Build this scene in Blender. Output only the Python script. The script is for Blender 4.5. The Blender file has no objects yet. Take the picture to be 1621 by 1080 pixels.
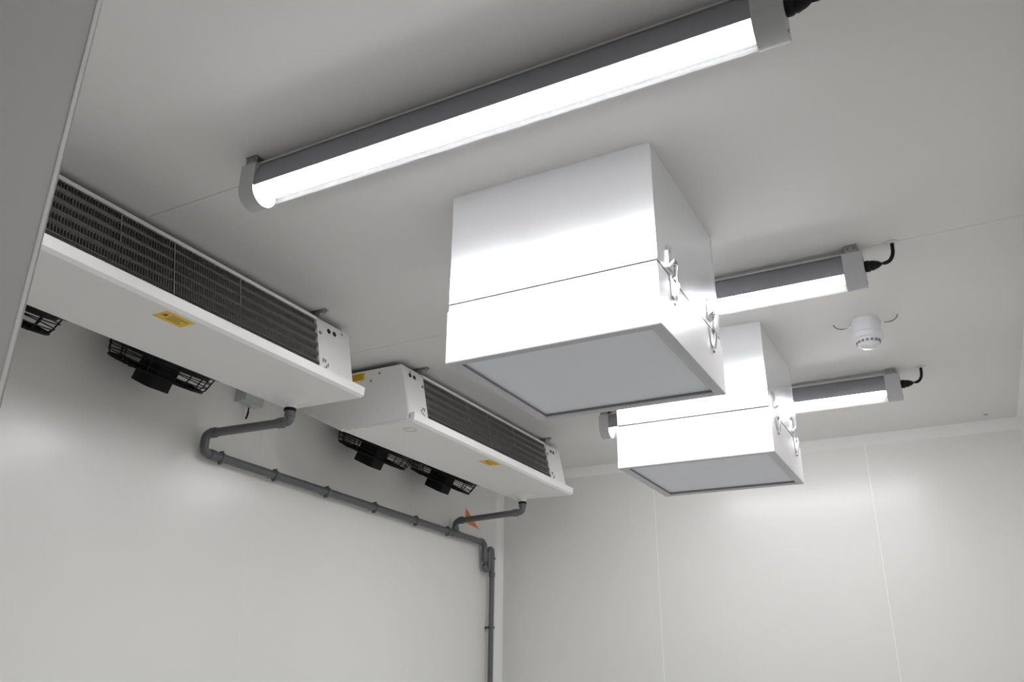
import bpy, bmesh, math
from mathutils import Vector, Matrix
from math import pi, sin, cos, radians as R

scene = bpy.context.scene
COL = scene.collection

# ------------------------------------------------------------------ camera
CAM = Vector((0.0, 0.0, 1.45))
F_PX = 1334.26
yaw, pitch, roll = -0.4910, 0.3906, 0.0096
fwd = Vector((sin(yaw)*cos(pitch), cos(yaw)*cos(pitch), sin(pitch)))
rt = Vector((cos(yaw), -sin(yaw), 0)); up = rt.cross(fwd)
r2 = rt*cos(roll) + up*sin(roll); u2 = -rt*sin(roll) + up*cos(roll)
cd = bpy.data.cameras.new('camera')
cd.sensor_fit = 'HORIZONTAL'; cd.sensor_width = 36.0; cd.lens = F_PX/1621*36
cd.clip_start = 0.02
cam = bpy.data.objects.new('camera', cd); COL.objects.link(cam)
m = Matrix((r2, u2, -fwd)).transposed().to_4x4(); m.translation = CAM
cam.matrix_world = m
scene.camera = cam

# ------------------------------------------------------------------ light and exposure
world = bpy.data.worlds.new('world'); scene.world = world; world.use_nodes = True
world.node_tree.nodes['Background'].inputs[0].default_value = (0.02, 0.02, 0.02, 1)
world.node_tree.nodes['Background'].inputs[1].default_value = 0.0   # a closed room: all light comes from its three lamps
LAMP_POWER = 22.0
vs = scene.view_settings
vs.view_transform = 'Standard'; vs.look = 'None'; vs.gamma = 1.0; vs.use_curve_mapping = False
vs.exposure = 1.46
scene.cycles.max_bounces = 9; scene.cycles.diffuse_bounces = 7; scene.cycles.glossy_bounces = 4
scene.cycles.transparent_max_bounces = 12
scene.cycles.caustics_reflective = False; scene.cycles.caustics_refractive = False
scene.cycles.sample_clamp_indirect = 6.0
scene.cycles.use_adaptive_sampling = True; scene.cycles.adaptive_threshold = 0.02

# ------------------------------------------------------------------ materials
def mat(name, col, rough=0.5, metal=0.0, var=0.0, vscale=6.0, bump=0.0, bscale=200.0, stretch=None, coat=0.0, spec=0.5, rvar=0.0):
    M = bpy.data.materials.new(name); M.use_nodes = True
    nt = M.node_tree; b = nt.nodes['Principled BSDF']
    b.inputs['Base Color'].default_value = (*col, 1)
    b.inputs['Roughness'].default_value = rough; b.inputs['Metallic'].default_value = metal
    b.inputs['Specular IOR Level'].default_value = spec
    if coat:
        b.inputs['Coat Weight'].default_value = coat; b.inputs['Coat Roughness'].default_value = 0.25
    tc = nt.nodes.new('ShaderNodeTexCoord')
    src = tc.outputs['Object']
    if stretch:
        mp = nt.nodes.new('ShaderNodeMapping'); mp.inputs['Scale'].default_value = stretch
        nt.links.new(src, mp.inputs[0]); src = mp.outputs[0]
    n = nt.nodes.new('ShaderNodeTexNoise'); n.inputs['Scale'].default_value = vscale; n.inputs['Detail'].default_value = 4
    nt.links.new(src, n.inputs['Vector'])
    mx = nt.nodes.new('ShaderNodeMix'); mx.data_type = 'RGBA'
    lo = [max(0, c*(1-var)) for c in col]; hi = [min(1, c*(1+var)) for c in col]
    mx.inputs[6].default_value = (*lo, 1); mx.inputs[7].default_value = (*hi, 1)
    nt.links.new(n.outputs['Fac'], mx.inputs[0]); nt.links.new(mx.outputs[2], b.inputs['Base Color'])
    if rvar:
        mr = nt.nodes.new('ShaderNodeMapRange')
        mr.inputs[3].default_value = rough-rvar; mr.inputs[4].default_value = rough+rvar
        nt.links.new(n.outputs['Fac'], mr.inputs[0]); nt.links.new(mr.outputs[0], b.inputs['Roughness'])
    if bump:
        n2 = nt.nodes.new('ShaderNodeTexNoise'); n2.inputs['Scale'].default_value = bscale; n2.inputs['Detail'].default_value = 3
        nt.links.new(src, n2.inputs['Vector'])
        bp = nt.nodes.new('ShaderNodeBump'); bp.inputs['Strength'].default_value = bump; bp.inputs['Distance'].default_value = 0.002
        nt.links.new(n2.outputs['Fac'], bp.inputs['Height']); nt.links.new(bp.outputs[0], b.inputs['Normal'])
    return M

M_WALL = mat('wall_panel_coating', (0.76, 0.752, 0.735), 0.25, var=0.015, vscale=1.5, bump=0.05, bscale=60, spec=0.5)
M_CEIL = mat('ceiling_panel_coating', (0.74, 0.733, 0.72), 0.6, var=0.015, vscale=1.5, bump=0.05, bscale=60)
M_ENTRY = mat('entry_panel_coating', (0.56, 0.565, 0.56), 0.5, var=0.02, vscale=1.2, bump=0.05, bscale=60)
M_CORE = mat('panel_core', (0.35, 0.35, 0.34), 0.8)
M_SEAL = mat('white_sealant', (0.86, 0.86, 0.85), 0.3, var=0.02)
M_TRIM = mat('white_trim', (0.80, 0.80, 0.79), 0.35, var=0.02)
M_FLOOR = mat('floor_resin', (0.52, 0.52, 0.505), 0.45, var=0.08, vscale=3, bump=0.1)
M_WHITE = mat('white_powder_coat', (0.80, 0.80, 0.79), 0.32, var=0.02, vscale=8, bump=0.04, bscale=400)
M_TRAY = mat('white_tray', (0.82, 0.82, 0.815), 0.4, var=0.015, vscale=8)
M_DUCT = mat('bright_sheet_metal', (0.83, 0.84, 0.86), 0.24, metal=0.75, var=0.03, vscale=5, bump=0.12, bscale=45, rvar=0.04, stretch=(1, 1, 0.10))
M_FRAME = mat('white_filter_frame', (0.84, 0.84, 0.86), 0.3, var=0.02, vscale=6)
M_RIM = mat('frame_rim', (0.52, 0.52, 0.55), 0.4, var=0.02)
M_GASKET = mat('grey_gasket', (0.22, 0.22, 0.23), 0.7)
M_CHROME = mat('chrome', (0.80, 0.82, 0.85), 0.14, metal=1.0, var=0.04, vscale=40)
M_STEEL = mat('zinc_steel', (0.36, 0.36, 0.35), 0.4, metal=0.8, var=0.15, vscale=60)
M_BLACK = mat('black_plastic', (0.008, 0.009, 0.009), 0.5, var=0.2, vscale=30, spec=0.15)
M_DARKHOLE = mat('dark_opening', (0.01, 0.01, 0.01), 0.8)
M_RUBBER = mat('black_rubber', (0.009, 0.009, 0.010), 0.5, var=0.2, spec=0.2)
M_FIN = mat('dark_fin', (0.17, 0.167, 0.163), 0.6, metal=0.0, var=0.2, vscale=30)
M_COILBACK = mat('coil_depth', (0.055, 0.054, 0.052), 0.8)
M_TUBE = mat('coil_tube', (0.36, 0.355, 0.35), 0.6, metal=0.0, var=0.15, vscale=25)
M_ROD = mat('grey_rod', (0.35, 0.35, 0.34), 0.4, metal=0.5)
M_PVC = mat('grey_pvc', (0.105, 0.11, 0.118), 0.38, var=0.08, vscale=10)
M_HOUS = mat('grey_lamp_housing', (0.30, 0.30, 0.325), 0.38, metal=0.5, var=0.05, vscale=12, stretch=(0.3, 4, 4))
M_CAP = mat('grey_white_end_cap', (0.47, 0.475, 0.485), 0.42, var=0.03)
M_YELLOW = mat('yellow_sticker', (0.80, 0.52, 0.02), 0.5, var=0.08, vscale=30)
M_INK = mat('black_print', (0.10, 0.07, 0.01), 0.6)
M_ORANGE = mat('orange_sticker', (0.72, 0.20, 0.05), 0.5, var=0.08, vscale=40)
M_PALEOR = mat('pale_orange_border', (0.75, 0.52, 0.38), 0.5)
M_DET = mat('white_detector_plastic', (0.74, 0.74, 0.77), 0.35, var=0.02)
M_BOX = mat('pale_grey_box_plastic', (0.50, 0.53, 0.52), 0.35, var=0.05, vscale=20)
M_MARK = mat('grey_impression', (0.58, 0.58, 0.57), 0.5)

def filter_mat():
    M = mat('filter_media', (0.78, 0.80, 0.85), 0.6, var=0.02)
    nt = M.node_tree; b = nt.nodes['Principled BSDF']
    tc = nt.nodes['Texture Coordinate']
    w = nt.nodes.new('ShaderNodeTexWave'); w.wave_type = 'BANDS'; w.bands_direction = 'Y'
    w.inputs['Scale'].default_value = 40; w.inputs['Distortion'].default_value = 0.3
    nt.links.new(tc.outputs['Object'], w.inputs['Vector'])
    bp = nt.nodes.new('ShaderNodeBump'); bp.inputs['Strength'].default_value = 0.25; bp.inputs['Distance'].default_value = 0.002
    nt.links.new(w.outputs['Fac'], bp.inputs['Height']); nt.links.new(bp.outputs[0], b.inputs['Normal'])
    return M
M_FILTER = filter_mat()

def light_mat():
    M = bpy.data.materials.new('lit_led_plate'); M.use_nodes = True
    nt = M.node_tree; nt.nodes.clear()
    o = nt.nodes.new('ShaderNodeOutputMaterial'); e = nt.nodes.new('ShaderNodeEmission')
    e.inputs[0].default_value = (1.0, 0.985, 0.975, 1); e.inputs[1].default_value = LAMP_POWER
    nt.links.new(e.outputs[0], o.inputs[0]); return M
M_LED = light_mat()

def cover_mat():
    M = bpy.data.materials.new('clear_ribbed_cover'); M.use_nodes = True
    nt = M.node_tree; nt.nodes.clear()
    o = nt.nodes.new('ShaderNodeOutputMaterial')
    t = nt.nodes.new('ShaderNodeBsdfTransparent'); t.inputs[0].default_value = (0.97, 0.98, 1, 1)
    d = nt.nodes.new('ShaderNodeBsdfTranslucent'); d.inputs[0].default_value = (0.85, 0.87, 0.9, 1)
    d2 = nt.nodes.new('ShaderNodeBsdfDiffuse'); d2.inputs[0].default_value = (0.85, 0.87, 0.9, 1)
    g = nt.nodes.new('ShaderNodeBsdfGlossy'); g.inputs['Roughness'].default_value = 0.06
    m0 = nt.nodes.new('ShaderNodeMixShader'); m0.inputs[0].default_value = 0.5
    m1 = nt.nodes.new('ShaderNodeMixShader'); m1.inputs[0].default_value = 0.015
    m2 = nt.nodes.new('ShaderNodeMixShader'); m2.inputs[0].default_value = 0.004
    nt.links.new(d.outputs[0], m0.inputs[1]); nt.links.new(d2.outputs[0], m0.inputs[2])
    nt.links.new(t.outputs[0], m1.inputs[1]); nt.links.new(m0.outputs[0], m1.inputs[2])
    nt.links.new(m1.outputs[0], m2.inputs[1]); nt.links.new(g.outputs[0], m2.inputs[2])
    nt.links.new(m2.outputs[0], o.inputs[0]); return M
M_COVER = cover_mat()

# ------------------------------------------------------------------ helpers (all coordinates are world coordinates)
def wpos(o):
    p = Vector((0, 0, 0))
    while o is not None:
        p += o.location; o = o.parent
    return p

def obj(name, bm, material, parent=None, smooth=False, bevel=0.0, segs=2, shadeangle=None):
    off = wpos(parent)
    if bevel:
        es = [e for e in bm.edges if len(e.link_faces) == 2 and e.calc_face_angle(0) > R(25)]
        bmesh.ops.bevel(bm, geom=es, offset=bevel, segments=segs, profile=0.5, affect='EDGES', clamp_overlap=True)
    bmesh.ops.recalc_face_normals(bm, faces=bm.faces)
    for v in bm.verts: v.co -= off
    me = bpy.data.meshes.new(name); 
    if smooth:
        for f in bm.faces: f.smooth = True
        for e in bm.edges:
            if len(e.link_faces) == 2 and e.calc_face_angle(0) > R(40): e.smooth = False
    bm.to_mesh(me); bm.free()
    me.materials.append(material)
    o = bpy.data.objects.new(name, me); COL.objects.link(o)
    if parent: o.parent = parent
    return o

def tag(o, label=None, cat=None, group=None, kind=None):
    if label: o['label'] = label
    if cat: o['category'] = cat
    if group: o['group'] = group
    if kind: o['kind'] = kind
    return o

def thing(name, loc, label, cat, group=None):
    o = bpy.data.objects.new(name, None); COL.objects.link(o)
    o.location = loc; o.empty_display_size = 0.1
    return tag(o, label, cat, group)

def copy_tree(o, parent=None):
    c = o.copy(); COL.objects.link(c)
    if parent: c.parent = parent
    for ch in list(o.children): copy_tree(ch, c)
    return c

def B():
    return bmesh.new()

def box(bm, x0, x1, y0, y1, z0, z1):
    vs_ = [bm.verts.new((x, y, z)) for x in (x0, x1) for y in (y0, y1) for z in (z0, z1)]
    for f in ((0,1,3,2), (4,6,7,5), (0,4,5,1), (2,3,7,6), (0,2,6,4), (1,5,7,3)):
        bm.faces.new([vs_[i] for i in f])
    return bm

def prism(bm, pts, axis, a, b):
    """extrude a closed 2D outline along an axis. Y: pts=(x,z); X: pts=(y,z); Z: pts=(x,y)"""
    def P(p, t):
        return {'Y': (p[0], t, p[1]), 'X': (t, p[0], p[1]), 'Z': (p[0], p[1], t)}[axis]
    v0 = [bm.verts.new(P(p, a)) for p in pts]; v1 = [bm.verts.new(P(p, b)) for p in pts]
    n = len(pts)
    bm.faces.new(v0); bm.faces.new(v1[::-1])
    for i in range(n):
        j = (i+1) % n; bm.faces.new((v0[i], v1[i], v1[j], v0[j]))
    return bm

def frame_of(d):
    d = d.normalized()
    a = Vector((0, 0, 1)) if abs(d.z) < 0.9 else Vector((1, 0, 0))
    u = d.cross(a).normalized(); return u, u.cross(d).normalized()

def tube(bm, pts, r, n=12, cap=True):
    pts = [Vector(p) for p in pts]; rings = []
    u = v = None
    for i, p in enumerate(pts):
        if i == 0: t = pts[1]-p
        elif i == len(pts)-1: t = p-pts[i-1]
        else: t = (pts[i+1]-p).normalized() + (p-pts[i-1]).normalized()
        t.normalize()
        if u is None: u, v = frame_of(t)
        else:
            u = (u - t*u.dot(t)).normalized(); v = t.cross(u)
        rr = r[i] if isinstance(r, (list, tuple)) else r
        rings.append([bm.verts.new(p + u*rr*cos(2*pi*k/n) + v*rr*sin(2*pi*k/n)) for k in range(n)])
    for a, b in zip(rings, rings[1:]):
        for k in range(n):
            bm.faces.new((a[k], a[(k+1) % n], b[(k+1) % n], b[k]))
    if cap:
        bm.faces.new(rings[0]); bm.faces.new(rings[-1][::-1])
    return bm

def fillet(pts, rad, n=6):
    pts = [Vector(p) for p in pts]; out = [pts[0]]
    for a, b, c in zip(pts, pts[1:], pts[2:]):
        d1 = (a-b); d2 = (c-b); rr = min(rad, d1.length*0.49, d2.length*0.49)
        d1.normalize(); d2.normalize()
        p1 = b+d1*rr; p2 = b+d2*rr
        for i in range(n+1):
            t = i/n; out.append(p1*(1-t)**2 + b*2*t*(1-t) + p2*t*t)
    out.append(pts[-1]); return out

def lathe(bm, prof, origin, axis=(0, 0, 1), n=24):
    """prof: list of (radius, height along axis)"""
    o = Vector(origin); ax = Vector(axis).normalized(); u, v = frame_of(ax); rings = []
    for r, h in prof:
        if r < 1e-6: rings.append([bm.verts.new(o+ax*h)])
        else: rings.append([bm.verts.new(o+ax*h+u*r*cos(2*pi*k/n)+v*r*sin(2*pi*k/n)) for k in range(n)])
    for a, b in zip(rings, rings[1:]):
        for k in range(n):
            k2 = (k+1) % n
            if len(a) == 1 and len(b) == 1: continue
            if len(a) == 1: bm.faces.new((a[0], b[k], b[k2]))
            elif len(b) == 1: bm.faces.new((a[k], a[k2], b[0]))
            else: bm.faces.new((a[k], a[k2], b[k2], b[k]))
    if len(rings[0]) > 1: bm.faces.new(rings[0])
    if len(rings[-1]) > 1: bm.faces.new(rings[-1][::-1])
    return bm

def torus(bm, c, axis, R_, r, n=36, m=6):
    c = Vector(c); ax = Vector(axis).normalized(); u, v = frame_of(ax); rings = []
    for k in range(n):
        d = u*cos(2*pi*k/n) + v*sin(2*pi*k/n); p = c + d*R_
        rings.append([bm.verts.new(p + d*r*cos(2*pi*j/m) + ax*r*sin(2*pi*j/m)) for j in range(m)])
    for k in range(n):
        a, b = rings[k], rings[(k+1) % n]
        for j in range(m):
            bm.faces.new((a[j], a[(j+1) % m], b[(j+1) % m], b[j]))
    return bm

# ------------------------------------------------------------------ the room
ZC = 2.8; XL = -2.803; XR = 0.400; YB = 5.077; YF = -1.7
XE, YE = -0.80, 0.45          # corner of the entry recess
T = 0.012                     # panel skin proud of the core

def struct(name, bm, m, parent=None, **k):
    o = obj(name, bm, m, parent, **k)
    if parent is None: tag(o, kind='structure')
    return o

floor = struct('floor', box(B(), XL-.15, XR+.15, YF-.15, YB+.15, -0.1, 0), M_FLOOR)
tag(floor, 'grey resin floor below the frame', 'floor')

ceil = struct('ceiling', box(B(), XL-.15, XR+.15, YF-.15, YB+.15, ZC+T, ZC+T+.1), M_CORE)
tag(ceil, 'white insulated panel ceiling carrying the lamps', 'ceiling')
ys = [YF, 0.28, 1.482, 2.700, YB+.02]
for a, b in zip(ys, ys[1:]):
    obj('ceiling_panel', box(B(), XL-.02, XR+.02, a+.001, b-.001, ZC, ZC+T), M_CEIL, ceil, bevel=0.0012, segs=1)

wl = struct('wall_left', box(B(), XL-T-.1, XL-T, YE-.1, YB+.15, 0, ZC), M_CORE)
tag(wl, 'white panelled wall behind the drain pipe', 'wall')
yl = [YE-.1, 2.80, 4.03, YB+T]
for a, b in zip(yl, yl[1:]):
    obj('wall_panel', box(B(), XL-T, XL, a+.0015, b-.0015, 0, ZC), M_WALL, wl, bevel=0.0012, segs=1)
for y in yl[1:-1]:
    obj('sealant_bead', box(B(), XL-.004, XL+.0008, y-.0016, y+.0016, 0.02, ZC-.01), M_TRIM, wl)

wb = struct('wall_back', box(B(), XL-.15, XR+.15, YB+T, YB+T+.1, 0, ZC), M_CORE)
tag(wb, 'white panelled wall at the far end of the room', 'wall')
xb = [XL, -1.689, -0.422, XR]
for a, b in zip(xb, xb[1:]):
    obj('wall_panel', box(B(), a+.0015, b-.0015, YB, YB+T, 0, ZC), M_WALL, wb, bevel=0.0012, segs=1)
for x in xb[1:-1]:
    obj('sealant_bead', box(B(), x-.002, x+.002, YB-.0008, YB+.004, 0.02, ZC-.01), M_SEAL, wb)

wr = struct('wall_right', box(B(), XR, XR+.1, YF, YB+T, 0, ZC), M_WALL)
tag(wr, 'white wall just showing at the right edge', 'wall')
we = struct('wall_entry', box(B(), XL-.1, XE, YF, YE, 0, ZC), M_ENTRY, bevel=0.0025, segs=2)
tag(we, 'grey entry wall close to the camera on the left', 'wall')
wf = struct('wall_front', box(B(), XE, XR+.1, YF-.1, YF, 0, ZC), M_WALL)
tag(wf, 'wall behind the camera', 'wall')
t1 = struct('trim_1', tube(B(), [(XE-.0005, YE-.0005, 0), (XE-.0005, YE-.0005, ZC)], 0.0036, 10), M_SEAL, smooth=True)
tag(t1, 'bright vertical edge strip on the grey entry wall', 'trim')

def cove(c=0.053):
    pts = [(0, 0), (-c, 0)]
    for i in range(1, 6):
        t = i/6; a = t*pi/2
        # shallow concave face
        p = Vector((-c*(1-t), -c*t)); q = Vector((-c + c*sin(a), -c + c*cos(a))) * 1.0
        bow = Vector((0.10*c*sin(pi*t), 0.10*c*sin(pi*t)))
        pts.append(tuple(p + bow))
    pts.append((0, -c)); return pts
c2 = struct('trim_2', prism(B(), [(YB+p[0]+.0, ZC+p[1]) for p in cove()], 'X', XL, XR), M_TRIM, smooth=True)
tag(c2, 'white cove strip between ceiling and far wall', 'trim')
c3 = struct('trim_3', prism(B(), [(XL-p[0], ZC+p[1]) for p in cove()], 'Y', YE, YB), M_TRIM, smooth=True)
tag(c3, 'white cove strip above the evaporators', 'trim')
c4 = struct('trim_4', prism(B(), [(XR+p[0], ZC+p[1]) for p in cove()], 'Y', YF, YB), M_TRIM, smooth=True)
tag(c4, 'white cove strip above the right wall', 'trim')
c5 = struct('trim_5', prism(B(), [(XL-p[0], YB+p[1]) for p in cove(0.04)], 'Z', 0, ZC-.05), M_TRIM, smooth=True)
tag(c5, 'white vertical corner strip beside the drain pipe', 'trim')
c6 = struct('trim_6', prism(B(), [(XR+p[0], YB+p[1]) for p in cove(0.04)], 'Z', 0, ZC-.05), M_TRIM, smooth=True)
tag(c6, 'white vertical corner strip at right edge', 'trim')

# ------------------------------------------------------------------ tubular lamps
LX0, LX1 = -1.535, -0.203
LR = 0.041; LZ = 2.700; LTOP = 2.776
def half_profile(r, zb, top, yc, n=14, inner=None):
    pts = [(yc-r, top), (yc-r, zb)]
    pts += [(yc - r*cos(pi*i/n), zb - r*sin(pi*i/n)) for i in range(1, n)]
    pts += [(yc+r, zb), (yc+r, top)]
    return pts

def make_lamp(ynear, label):
    yc = ynear + LR
    t = thing('tubular_lamp', (0.5*(LX0+LX1), yc, ZC), label, 'lamp', 'tubular ceiling lamps')
    # housing: aluminium channel above the light plate
    side = [(0, -.001), (-.0012, .016), (0, .034), (.004, .052), (.011, .066), (.018, LTOP-LZ)]
    hp = [(yc-LR+a, LZ+b) for a, b in side] + [(yc+LR-a, LZ+b) for a, b in side[::-1]] + [
          (yc+LR-.004, LZ-.001), (yc+LR-.004, LZ+.004), (yc-LR+.004, LZ+.004), (yc-LR+.004, LZ-.001)]
    h = obj('housing', prism(B(), hp, 'X', LX0-.01, LX1+.01), M_HOUS, t, smooth=True)
    for s in (-1, 1):     # raised rib along the top edge of the channel
        obj('housing_rib', box(B(), LX0, LX1, yc+s*(LR-.016)-.004, yc+s*(LR-.016)+.004, LTOP-.003, LTOP+.003), M_CAP, h)
    lens = [(yc - .0362*cos(pi*i/16), LZ+.002 - .0175*sin(pi*i/16)) for i in range(17)]
    obj('light_lens', prism(B(), lens, 'X', LX0+.020, LX1-.010), M_LED, t, smooth=True)
    # clear half-round cover
    bm = B(); n = 20; L = []
    for x in (LX0-.002, LX1+.002):
        L.append([bm.verts.new((x, yc - LR*cos(pi*i/n), LZ - LR*sin(pi*i/n))) for i in range(n+1)])
    for i in range(n): bm.faces.new((L[0][i], L[0][i+1], L[1][i+1], L[1][i]))
    obj('cover', bm, M_COVER, t, smooth=True)
    # end caps
    rc = LR + .0035
    for x0, x1 in ((LX0-.052, LX0), (LX1, LX1+.062)):
        cp = [(yc-rc, LTOP-.006), (yc-rc, LZ)] + [(yc - rc*cos(pi*i/16), LZ - rc*sin(pi*i/16)) for i in range(1, 16)] + [(yc+rc, LZ), (yc+rc, LTOP-.006), (yc+rc-.02, LTOP+.004), (yc-rc+.02, LTOP+.004)]
        c = obj('end_cap', prism(B(), cp, 'X', x0, x1), M_CAP, t, bevel=0.003, smooth=True)
        xe = x0-.0008 if x0 < -1 else x1+.0008
        for dy, dz in ((-.025, .045), (.025, .045), (0, -.028)):
            obj('screw', lathe(B(), [(0.0045, -.001), (0.0045, .001), (0, .0014)], (xe, yc+dy, LZ+dz), (1, 0, 0), 10), M_STEEL, c)
        # spring clip between cap and ceiling
        xm = 0.5*(x0+x1)
        bm = B()
        box(bm, xm-.020, xm+.020, yc-.040, yc+.040, ZC-.003, ZC)
        for s in (-1, 1):
            box(bm, xm-.020, xm+.020, yc+s*.036-.0012, yc+s*.036+.0012, LTOP-.004, ZC-.001)
        cl = obj('mounting_clip', bm, M_STEEL, t)
        for dx in (-.010, .010):
            obj('clip_slot', box(B(), xm+dx-.005, xm+dx+.005, yc-.0378, yc-.0368, LTOP+.007, ZC-.007), M_GASKET, cl)
    # gland and cable on the right-hand end
    xg = LX1+.062; zg = LZ+.030
    bm = B(); lathe(bm, [(0.017, 0), (0.019, .004), (0.019, .014), (0.016, .018), (0.017, .024), (0.012, .040), (0.0065, .050)], (xg, yc, zg), (1, 0, 0), 16)
    g = obj('cable_gland', bm, M_RUBBER, t, smooth=True)
    pts = fillet([(xg+.046, yc, zg), (xg+.075, yc+.003, zg+.002), (xg+.090, yc+.006, zg+.028), (xg+.092, yc+.006, ZC)], 0.03, 5)
    obj('cable', tube(B(), pts, 0.0062, 10), M_RUBBER, t, smooth=True)
    obj('cable_grommet', lathe(B(), [(0.022, -.004), (0.022, -.001), (0.018, 0)], (xg+.092, yc+.006, ZC), (0, 0, 1), 20), M_CEIL, t)
    return t

l1 = make_lamp(1.384, 'large lit tubular lamp nearest the camera, in front of both filter boxes')
l2 = copy_tree(l1); l2.location.y += 2.657-1.384
l2['label'] = 'lit tubular lamp mostly hidden behind the nearer filter box'
l3 = copy_tree(l1); l3.location.y += 3.940-1.384
l3['label'] = 'smallest, farthest lit tubular lamp behind the farther filter box'

# ------------------------------------------------------------------ ceiling filter boxes
def make_filter_box(x0, y0, label):
    W, D = 0.611, 0.595; x1, y1 = x0+W, y0+D; zs = 2.4505; zb = 2.273
    t = thing('filter_box', ((x0+x1)/2, (y0+y1)/2, ZC), label, 'filter box', 'ceiling filter boxes')
    d = obj('duct_body', box(B(), x0, x1, y0, y1, zs, ZC), M_DUCT, t, bevel=0.002)
    # folded corner flanges on the duct
    for yy in (y0+.0, y1-.012):
        obj('corner_fold', box(B(), x1-.0004, x1+.0012, yy+.001, yy+.011, zs+.004, ZC-.002), M_DUCT, d)
    obj('gasket', box(B(), x0+.002, x1-.002, y0+.0012, y1-.0012, zs-.005, zs), M_RUBBER, t)
    e = 0.003; a0, a1, b0, b1 = x0-e, x1+e, y0-e, y1+e; zt = zs-.005
    rim = 0.030; rec = 0.017
    bm = B()
    def ring(p0, p1, q0, q1, z): return [bm.verts.new(p) for p in ((p0, q0, z), (p1, q0, z), (p1, q1, z), (p0, q1, z))]
    rs = [ring(x0, x1, y0, y1, zt-.02), ring(x0, x1, y0, y1, zt), ring(a0, a1, b0, b1, zt)][1:2]
    o_top = ring(x0, x1, y0, y1, zt); o_m = ring(x0-.0005, x1+.0005, y0-.0005, y1+.0005, zt-.020)
    o_m2 = ring(a0, a1, b0, b1, zt-.021); o_b = ring(a0, a1, b0, b1, zb)
    i_b = ring(a0+rim, a1-rim, b0+rim, b1-rim, zb); i_t = ring(a0+rim, a1-rim, b0+rim, b1-rim, zb+rec)
    for r_ in rs:
        bmesh.ops.delete(bm, geom=r_, context='VERTS')
    seq = [o_top, o_m, o_m2, o_b, i_b, i_t]
    for A, C in zip(seq, seq[1:]):
        for k in range(4): bm.faces.new((A[k], A[(k+1) % 4], C[(k+1) % 4], C[k]))
    bm.faces.new(o_top); bm.faces.new(i_t)
    fr = obj('filter_frame', bm, M_FRAME, t)
    # the bottom rim profiles, each a strip
    w = rim-.003
    for (p0, p1, q0, q1) in ((a0+.001, a1-.001, b0+.001, b0+w), (a0+.001, a1-.001, b1-w, b1-.001), (a0+.001, a0+w, b0+w, b1-w), (a1-w, a1-.001, b0+w, b1-w)):
        obj('rim_strip', box(B(), p0, p1, q0, q1, zb-.002, zb), M_RIM, fr)
    obj('filter_panel', box(B(), a0+rim+.002, a1-rim-.002, b0+rim+.002, b1-rim-.002, zb+rec-.008, zb+rec-.0005), M_FILTER, t)
    i0, i1, j0, j1 = a0+rim, a1-rim, b0+rim, b1-rim
    for (p0, p1, q0, q1) in ((i0, i1, j0, j0+.002), (i0, i1, j1-.002, j1), (i0, i0+.002, j0, j1), (i1-.002, i1, j0, j1)):
        obj('panel_gasket', box(B(), p0, p1, q0, q1, zb+.001, zb+rec-.008), M_GASKET, fr)
    # toggle latches on the right side
    for yl_ in (y0+.110, y0+.478):
        xf = x1+.001
        # keeper: folded plate with two upright prongs
        bm = B()
        prism(bm, [(yl_-.020, zs+.018), (yl_+.020, zs+.018), (yl_+.022, zs+.070), (yl_+.013, zs+.092), (yl_+.006, zs+.066), (yl_-.006, zs+.066), (yl_-.013, zs+.086), (yl_-.022, zs+.066)], 'X', xf, xf+.003)
        k = obj('latch', bm, M_CHROME, t)
        box_ = B(); prism(box_, [(xf+.003, zs+.020), (xf+.016, zs+.030), (xf+.018, zs+.040), (xf+.012, zs+.036), (xf+.003, zs+.028)], 'Y', yl_-.016, yl_+.016)
        obj('hook', box_, M_CHROME, k)
        zz = zs-.004
        obj('base_plate', box(B(), xf+.0035, xf+.0065, yl_-.017, yl_+.017, zz-.062, zz-.004), M_CHROME, k, bevel=0.001)
        obj('wire_loop', tube(B(), fillet([(xf+.010, yl_-.010, zz-.028), (xf+.016, yl_-.010, zs+.040), (xf+.017, yl_+.010, zs+.040), (xf+.010, yl_+.010, zz-.028)], .008, 4), 0.0018, 8), M_CHROME, k, smooth=True)
        bm = B(); prism(bm, [(xf+.006, zz-.010), (xf+.018, zz-.006), (xf+.020, zz-.022), (xf+.013, zz-.058), (xf+.010, zz-.070), (xf+.007, zz-.066)], 'Y', yl_-.009, yl_+.009)
        obj('lever', bm, M_CHROME, k, bevel=0.001)
        obj('pivot_pin', tube(B(), [(xf+.012, yl_-.019, zz-.016), (xf+.012, yl_+.019, zz-.016)], 0.003, 8), M_STEEL, k)
        for dz in (-.052, -.078):
            obj('rivet', lathe(B(), [(0.0045, 0), (0.0045, .003), (0.002, .005), (0, .0052)], (xf+.0035, yl_+.004, zz+dz), (1, 0, 0), 10), M_STEEL, k)
    return t
f1 = make_filter_box(-1.177, 1.824, 'larger white box with a grey filter underneath, just behind the nearest lamp')
f2 = copy_tree(f1); f2.location.x += -1.187+1.177; f2.location.y += 3.147-1.824
f2['label'] = 'smaller white box with a grey filter underneath, near the far wall'

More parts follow.
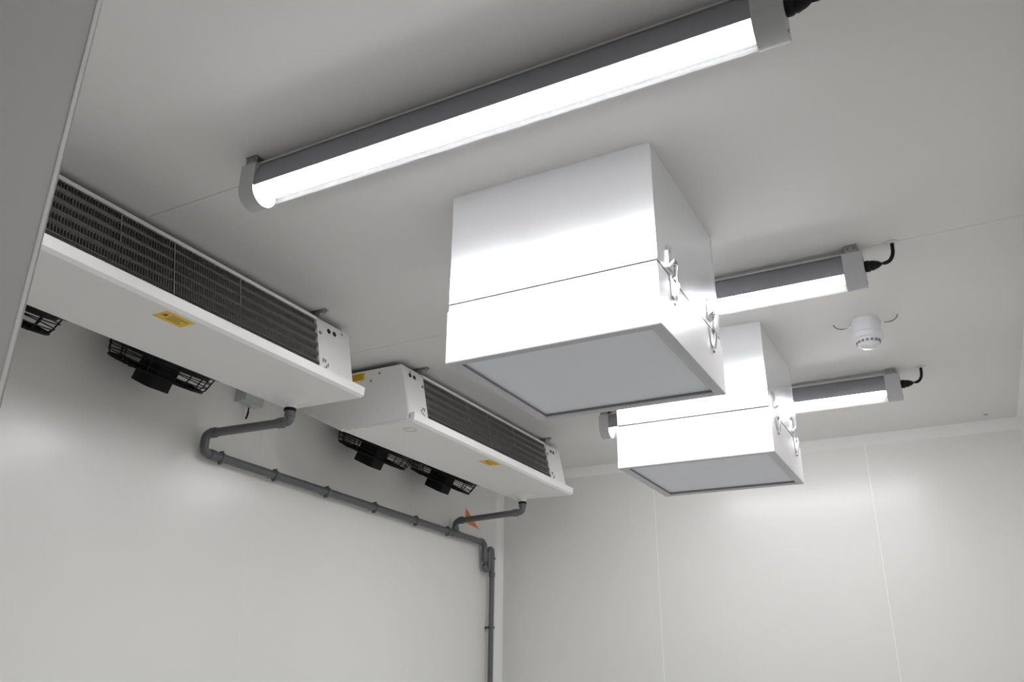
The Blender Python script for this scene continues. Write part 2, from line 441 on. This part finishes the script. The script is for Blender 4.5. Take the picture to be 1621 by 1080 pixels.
# ------------------------------------------------------------------ evaporators
def make_evaporator(Y0, label):
    LEN = 1.635; Y1 = Y0+LEN; ca, cb = Y0+.155, Y0+1.432
    t = thing('evaporator', (-2.2, Y0+LEN/2, 2.508), label, 'evaporator', 'ceiling evaporators along the left wall')
    ZT = 2.776
    prof = [(-2.79, ZT), (-2.084, ZT), (-2.072, ZT-.012), (-2.028, 2.545), (-2.040, 2.520), (-2.39, 2.514), (-2.79, 2.715)]
    def end_box(a, b, outer):
        bm = B(); prism(bm, prof, 'Y', a, b)
        es = []
        for e in bm.edges:
            v0, v1 = e.verts
            if abs(v0.co.y-outer) < 1e-6 and abs(v1.co.y-outer) < 1e-6 and abs(v0.co.z-v1.co.z) > .1 and min(v0.co.x, v1.co.x) > -2.2: es.append(e)
        bmesh.ops.bevel(bm, geom=es, offset=0.035, segments=6, profile=0.5, affect='EDGES', clamp_overlap=True)
        return bm
    ends = []
    for a, b, o_ in ((Y0, ca, Y0), (cb, Y1, Y1)):
        p = obj('end_panel', end_box(a, b, o_), M_WHITE, t, smooth=True); ends.append(p)
        tag(p, 'white rounded end compartment')
    def front_x(z): return -2.072 + (ZT-.012-z)/(ZT-.012-2.545)*0.044
    nx = Vector((0.98, 0, 0.195))
    def disc(name, y, z, r, m, parent, h=.0012):
        return obj(name, lathe(B(), [(r, -.002), (r, h), (0, h*1.1)], (front_x(z), y, z), nx, 12), m, parent)
    for p, s, ys_ in ((ends[0], 1, Y0), (ends[1], -1, Y1)):
        yi = ca if s > 0 else cb      # coil side
        for k in (0, 1):
            disc('knockout_hole', yi - s*(.075+.034*k if s > 0 else .070+.034*k), 2.735, .0105, M_DARKHOLE, p)
        disc('screw', yi - s*.016, 2.708, .0075, M_STEEL, p, .003)
        disc('screw', ys_ + s*.05, 2.752, .005, M_STEEL, p, .002)
        # perforated hook plate at the lower coil-side corner
        for (dy, dz, w_, h_) in ((.024, 0, .007, .020), (.036, .002, .006, .016), (.040, -.020, .006, .012), (.050, -.012, .005, .018), (.030, -.026, .004, .008)):
            z = 2.590+dz; y = yi - s*dy
            obj('vent_slot', box(B(), front_x(z)-.004, front_x(z)+.0012, y-w_/2, y+w_/2, z-h_/2, z+h_/2), M_GASKET, p)
    for x, z in ((-2.20, 2.752), (-2.245, 2.722)):
        obj('screw', lathe(B(), [(0.006, -.001), (0.006, .002), (0, .0026)], (x, Y0, z), (0, -1, 0), 12), M_STEEL, ends[0])
    # top cover with front lip, back closed by sloping fan plate
    tc = B(); prism(tc, [(-2.79, ZT), (-2.080, ZT), (-2.070, ZT-.006), (-2.067, 2.757), (-2.074, 2.757), (-2.080, ZT-.008), (-2.79, ZT-.008)], 'Y', ca, cb)
    obj('top_cover', tc, M_WHITE, t)
    dk = B(); prism(dk, [(-2.79, ZT+.002), (-2.10, ZT+.002), (-2.10, ZT), (-2.79, ZT)], 'Y', Y0+.01, Y1-.01)
    obj('top_gap_shade', dk, M_GASKET, t)  # dark grey sheet stands in for the shaded gap up to the ceiling
    sr = B(); prism(sr, [(-2.38, 2.5135), (-2.39, 2.507), (-2.792, 2.709), (-2.792, 2.724), (-2.39, 2.526)], 'Y', Y0-.004, Y0+.012)
    obj('side_rim', sr, M_WHITE, t)
    # coil
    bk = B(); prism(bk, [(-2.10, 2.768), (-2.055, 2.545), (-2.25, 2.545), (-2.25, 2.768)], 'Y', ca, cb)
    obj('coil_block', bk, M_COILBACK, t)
    fins = B(); n = int((cb-ca)/.010)
    for i in range(1, n):
        y = ca + i*(cb-ca)/n
        prism(fins, [(front_x(2.757)-.004, 2.757), (front_x(2.548)-.004, 2.548), (front_x(2.548)-.030, 2.548), (front_x(2.757)-.030, 2.757)], 'Y', y-.0006, y+.0006)
    fo = obj('fin_pack', fins, M_FIN, t); tag(fo, 'dark closely spaced coil fins', kind='stuff')
    for i in range(5):
        z = 2.574 + i*.0385
        obj('coil_tube', tube(B(), [(front_x(z)-.0125, ca, z), (front_x(z)-.0125, cb, z)], 0.0125, 12), M_TUBE, t, smooth=True)
    for y, za in ((Y0+.745, 2.548), (Y0+.545, 2.655), (Y0+1.03, 2.650)):
        obj('coil_support_rod', tube(B(), [(front_x(2.757)-.001, y, 2.757), (front_x(za)-.001, y, za)], 0.0022, 8), M_ROD, t)
    # drip tray
    tr = B(); prism(tr, [(-2.39, 2.516), (-2.388, 2.509), (-2.020, 2.506), (-2.006, 2.514), (-2.003, 2.546), (-2.012, 2.548), (-2.022, 2.546), (-2.026, 2.524), (-2.05, 2.520)], 'Y', Y0+.008, Y1+.040)
    tray = obj('drip_tray', tr, M_TRAY, t, bevel=0.002)
    xd, yd = -2.287, Y0+1.572
    obj('drain_spout', lathe(B(), [(0.075, .0), (0.060, -.004), (0.036, -.014), (0.024, -.022), (0.023, -.038)], (xd, yd, 2.509), (0, 0, 1), 24), M_TRAY, tray, smooth=True)
    rg = obj('embossed_ring', torus(B(), (-2.096, Y0+.115, 2.507), (0, 0, 1), 0.028, 0.0032, 28, 6), M_MARK, tray, smooth=True)
    # warning sticker under the tray, at its front edge
    s = obj('sticker', box(B(), -2.104, -2.036, Y0+.735, Y0+.845, 2.5052, 2.5075), M_YELLOW, t)
    tag(s, 'yellow sticker with black print')
    bm = B(); prism(bm, [(-2.050, Y0+.752), (-2.072, Y0+.742), (-2.072, Y0+.762)], 'Z', 2.5048, 2.5056)
    obj('print_mark', bm, M_INK, s)
    for k, (ya, yb) in enumerate(((.770, .832), (.770, .815), (.772, .826))):
        obj('print_mark', box(B(), -2.056-.014*k-.002, -2.056-.014*k+.002, Y0+ya, Y0+yb, 2.5048, 2.5056), M_INK, s)
    s2 = obj('sticker', box(B(), -2.430, -2.283, Y0-.0012, Y0+.001, 2.732, 2.768), M_YELLOW, t)
    tag(s2, 'yellow sticker with faint lines of print')
    for k in range(3):
        obj('print_mark', box(B(), -2.42, -2.295, Y0-.0018, Y0-.001, 2.740+.009*k, 2.7425+.009*k), M_INK, s2)
    # fan plate, sloping up to the wall
    d = Vector((-0.400, 0, 0.2015)).normalized(); nrm = Vector((-d.z, 0, d.x)).normalized()
    if nrm.z > 0: nrm = -nrm
    pb = B(); prism(pb, [(-2.392, 2.515), (-2.79, 2.7155), (-2.79, 2.722), (-2.388, 2.520)], 'Y', ca-.004, cb+.004)
    obj('fan_plate', pb, M_WHITE, t)
    cx = Vector((-2.592, 0, 2.6165))
    for fy in (Y0+.537, Y0+1.190):
        c = cx + Vector((0, fy, 0))
        bm = B(); lathe(bm, [(0.200, 0), (0.197, .008), (0.184, .024), (0.178, .027), (0.172, .027), (0.172, .003), (0.186, .001)], c, nrm, 40)
        bm2 = bm
        # open nozzle: drop the end caps
        big = [f for f in bm2.faces if len(f.verts) > 8]
        bmesh.ops.delete(bm2, geom=big, context='FACES')
        f = obj('fan', bm2, M_BLACK, t, smooth=True)
        tag(f, 'black axial fan under the sloping plate')
        gd = B()
        for r_ in (0.064, 0.086, 0.107, 0.127, 0.146, 0.164): torus(gd, c+nrm*.078, nrm, r_, 0.0022, 36, 5)
        torus(gd, c+nrm*.074, nrm, 0.182, 0.0050, 40, 6)
        for r_, h in ((0.192, .054), (0.199, .032)): torus(gd, c+nrm*h, nrm, r_, 0.0022, 40, 5)
        torus(gd, c+nrm*.008, nrm, 0.206, 0.0045, 40, 6)
        yv = Vector((0, 1, 0)); dv = d
        for k in range(12):
            a = 2*pi*(k+.5)/12; dr = dv*cos(a)+yv*sin(a)
            tube(gd, [c+dr*.05+nrm*.080, c+dr*.178+nrm*.078, c+dr*.192+nrm*.060, c+dr*.206+nrm*.006], 0.0026, 6)
        obj('guard', gd, M_BLACK, f, smooth=True)
        for k in range(4):
            a = 2*pi*k/4+pi/4; dr = dv*cos(a)+yv*sin(a)
            obj('guard_foot', lathe(B(), [(0.012, 0), (0.012, .006), (0.006, .010)], c+dr*.216+nrm*.0, nrm, 8), M_BLACK, f)
        for k in range(5):
            a = 2*pi*k/5; bl = B()
            P = lambda r_, aa, h: c + (dv*cos(aa)+yv*sin(aa))*r_ + nrm*h
            rows = []
            for r_ in (0.05, 0.085, 0.125, 0.165):
                sw = 0.12*(r_-.05)/.13
                rows.append([bl.verts.new(P(r_, a+sw+q*.46, .010+.010*q)) for q in (-1, -.33, .33, 1)])
            for A, C in zip(rows, rows[1:]):
                for j in range(3): bl.faces.new((A[j], A[j+1], C[j+1], C[j]))
            bmesh.ops.solidify(bl, geom=bl.faces[:], thickness=0.002)
            obj('fan_blade', bl, M_BLACK, f, smooth=True)
        # squarish motor on the guard
        mt = B(); w_ = .056
        o8 = [(-w_, -.045), (-.042, -.062), (.042, -.062), (w_, -.045), (w_, .045), (.042, .062), (-.042, .062), (-w_, .045)]
        vs0 = [mt.verts.new(c+yv*p[0]+dv*p[1]+nrm*.020) for p in o8]; vs1 = [mt.verts.new(c+yv*p[0]+dv*p[1]+nrm*.128) for p in o8]
        mt.faces.new(vs0); mt.faces.new(vs1[::-1])
        for k in range(8): mt.faces.new((vs0[k], vs0[(k+1) % 8], vs1[(k+1) % 8], vs1[k]))
        mo = obj('motor', mt, M_BLACK, f, bevel=0.006, smooth=True)
        bs = B()
        for s_ in (-1, 1):
            for q in (-1, 1):
                tube(bs, [c+yv*s_*.05+dv*q*.03+nrm*.080, c+yv*s_*.150+dv*q*.045+nrm*.078], 0.006, 6)
        obj('motor_bracket', bs, M_BLACK, f)
    # hanging brackets at the front top corners
    for yb_ in (ca-.018, cb+.005):
        bm = B()
        box(bm, -2.105, -2.066, yb_, yb_+.003, ZT-.004, ZC-.003)
        box(bm, -2.105, -2.035, yb_-.006, yb_+.018, ZC-.003, ZC)
        h = obj('hanging_bracket', bm, M_STEEL, t)
        obj('bolt', lathe(B(), [(0.009, 0), (0.009, -.007), (0.005, -.008), (0.004, -.013), (0, -.014)], (-2.048, yb_+.008, ZC-.003), (0, 0, 1), 8), M_STEEL, h)
    return t
e1 = make_evaporator(0.84, 'near white evaporator with dark coil, cut by the grey entry wall')
e2 = copy_tree(e1); e2.location.y += 2.857-0.84
e2['label'] = 'far white evaporator with yellow sticker on its near end'

# ------------------------------------------------------------------ drain pipe
dp = thing('drain_pipe', (-2.765, 4.92, 0.0), 'grey plastic drain pipe running along and down the left wall', 'pipe')
PX = -2.762; pr = 0.0185
main = fillet([(-2.287, 2.412, 2.468), (-2.287, 2.420, 2.418), (PX, 2.432, 2.432), (PX, 2.432, 2.353), (PX, 4.815, 2.318), (PX, 4.822, 2.20)], 0.032, 7)
obj('main_run', tube(B(), main, pr, 16), M_PVC, dp, smooth=True)
br = fillet([(-2.287, 4.429, 2.468), (-2.287, 4.429, 2.412), (PX, 4.452, 2.398), (PX, 4.452, 2.330)], 0.030, 7)
obj('branch_run', tube(B(), br, pr*.97, 16), M_PVC, dp, smooth=True)
trap = fillet([(PX, 4.822, 2.24), (PX, 4.824, 2.150), (PX+.004, 4.870, 2.150), (PX+.004, 4.872, 2.290), (PX, 4.918, 2.290), (PX, 4.920, 2.20), (PX, 4.920, 0.0)], 0.0235, 7)
obj('trap_and_downpipe', tube(B(), trap, 0.0165, 16), M_PVC, dp, smooth=True)
def sleeve(p, d, l=.03, r=0.0222, name='socket'):
    p = Vector(p); d = Vector(d).normalized()
    obj(name, lathe(B(), [(pr, -l/2), (r, -l/2+.002), (r, l/2-.002), (pr, l/2)], p, d, 16), M_PVC, dp, smooth=True)
sleeve((-2.335, 2.4213, 2.4195), (-1, .025, .03)); sleeve((-2.715, 2.431, 2.4305), (-1, .025, .03)); sleeve((PX, 2.48, 2.3522), (0, 1, -.0147)); sleeve((-2.287, 2.414, 2.448), (0, 0, 1), .024)
sleeve((-2.335, 4.432, 2.4105), (-1, .05, -.03)); sleeve((-2.72, 4.45, 2.4), (-1, .05, -.03)); sleeve((PX, 4.452, 2.3235), (0, 1, -.0147), .075); sleeve((PX, 4.452, 2.352), (0, 0, 1), .02); sleeve((-2.287, 4.429, 2.450), (0, 0, 1), .022)
sleeve((PX, 4.775, 2.3186), (0, 1, -.0147), .03); sleeve((PX, 4.823, 2.235), (0, 0, 1), .05, .021); sleeve((PX, 4.920, 2.13), (0, 0, 1), .03, .0205)
for y in (2.412, 4.429):
    obj('rubber_collar', lathe(B(), [(0.020, -.006), (0.0245, -.005), (0.0245, .005), (0.020, .006)], (-2.287, y, 2.4635), (0, 0, 1), 20), M_RUBBER, dp, smooth=True)
def clip(p, d):
    p = Vector(p); d = Vector(d).normalized()
    bm = B(); lathe(bm, [(pr+.0005, -.008), (pr+.005, -.007), (pr+.005, .007), (pr+.0005, .008)], p, d, 16)
    side = Vector((1, 0, 0)).cross(d).normalized()
    for s in (-1, 1):
        q = p + side*s*(pr+.006)
        tube(bm, [q+Vector((-.012, 0, 0)), q+Vector((.008, 0, 0))], 0.006, 8)
    tube(bm, [(XL+.001, p.y, p.z), (XL+.024, p.y, p.z)], 0.011, 10)
    obj('pipe_clip', bm, M_PVC, dp, smooth=True)
for y in (2.533, 2.863, 3.233, 3.63, 4.022, 4.365): clip((PX, y, 2.353-(y-2.432)*.0147), (0, 1, -.0147))
for z in (2.232, 1.803, 1.1, 0.4): clip((PX, 4.920, z), (0, 0, 1))

# ------------------------------------------------------------------ smaller things
det = thing('gas_detector', (-0.205, 3.325, ZC), 'round white detector with dark vents on the ceiling between two lamps', 'detector')
bx_, by_ = -0.205, 3.325
body = obj('base', lathe(B(), [(0.050, 0), (0.051, -.004), (0.0515, -.052), (0.0515, -.060)], (bx_, by_, ZC), (0, 0, 1), 36), M_DET, det, smooth=True)
obj('collar', lathe(B(), [(0.0515, -.056), (0.0570, -.060), (0.0595, -.072), (0.0580, -.080), (0.050, -.085)], (bx_, by_, ZC), (0, 0, 1), 36), M_DET, det, smooth=True)
hd = obj('sensor_head', lathe(B(), [(0.048, -.082), (0.045, -.090), (0.039, -.106), (0.028, -.116), (0.0, -.119)], (bx_, by_, ZC), (0, 0, 1), 36), M_DET, det, smooth=True)
for k in range(16):
    a = 2*pi*k/16; r_ = .0425
    p = Vector((bx_+r_*cos(a), by_+r_*sin(a), ZC-.0965)); u = Vector((cos(a), sin(a), -.25)).normalized(); tt = Vector((-sin(a), cos(a), 0)); w_ = u.cross(tt)
    bm = B(); vs_ = []
    for i in (-1, 1):
        for j in (-1, 1):
            for l in (-1, 1): vs_.append(bm.verts.new(p + u*i*.0022 + tt*j*.0050 + w_*l*.0048))
    for f_ in ((0,1,3,2), (4,6,7,5), (0,4,5,1), (2,3,7,6), (0,2,6,4), (1,5,7,3)): bm.faces.new([vs_[i] for i in f_])
    obj('vent_slot', bm, M_GASKET, hd)
for s, xo in ((-1, -.058), (1, .058)):
    zg = ZC-.022
    obj('cable_gland', lathe(B(), [(0.009, 0), (0.009, .008), (0.006, .010), (0.006, .016)], (bx_+s*.052, by_, zg), (s, 0, 0), 12), M_DET, det, smooth=True)
    pts = fillet([(bx_+s*.066, by_, zg), (bx_+s*.095, by_, zg-.001), (bx_+s*.113, by_-.002, zg+.010), (bx_+s*.118, by_-.002, ZC)], .014, 5)
    obj('cable', tube(B(), pts, 0.0026, 8), M_GASKET, det, smooth=True)

jb = thing('junction_box', (XL, 2.66, 2.67), 'pale grey junction box on the wall below the near evaporator', 'junction box')
b0 = box(B(), XL+.001, XL+.050, 2.600, 2.725, 2.630, 2.735)
bb = obj('body', b0, M_BOX, jb, bevel=0.012, segs=3, smooth=True)
obj('lid', box(B(), XL+.050, XL+.060, 2.606, 2.719, 2.636, 2.729), M_BOX, jb, bevel=0.005)
obj('cable_gland', lathe(B(), [(0.010, 0), (0.010, -.012), (0.006, -.016)], (XL+.028, 2.662, 2.632), (0, 0, 1), 12), M_BOX, jb, smooth=True)
obj('cable', tube(B(), [(XL+.028, 2.662, 2.62), (XL+.028, 2.663, 2.595), (XL+.027, 2.660, 2.575), (XL+.027, 2.655, 2.562)], 0.0045, 8), M_RUBBER, jb, smooth=True)

sg = thing('warning_sticker', (XL, 4.70, 2.47), 'small orange triangular sticker on the wall above the pipe branch', 'sticker')
bm = B(); prism(bm, [(4.632, 2.528), (4.622, 2.418), (4.815, 2.405)], 'X', XL+.0004, XL+.0014); obj('border', bm, M_PALEOR, sg)
bm = B(); prism(bm, [(4.640, 2.511), (4.632, 2.425), (4.790, 2.413)], 'X', XL+.0012, XL+.0022); obj('face', bm, M_ORANGE, sg)

an = obj('ceiling_screw', lathe(B(), [(0.010, 0), (0.010, -.002), (0.006, -.004), (0.0, -.0042)], (0.201, 4.90, ZC), (0, 0, 1), 12), M_STEEL)
tag(an, 'tiny grey screw head in the ceiling near the far right corner', 'screw')
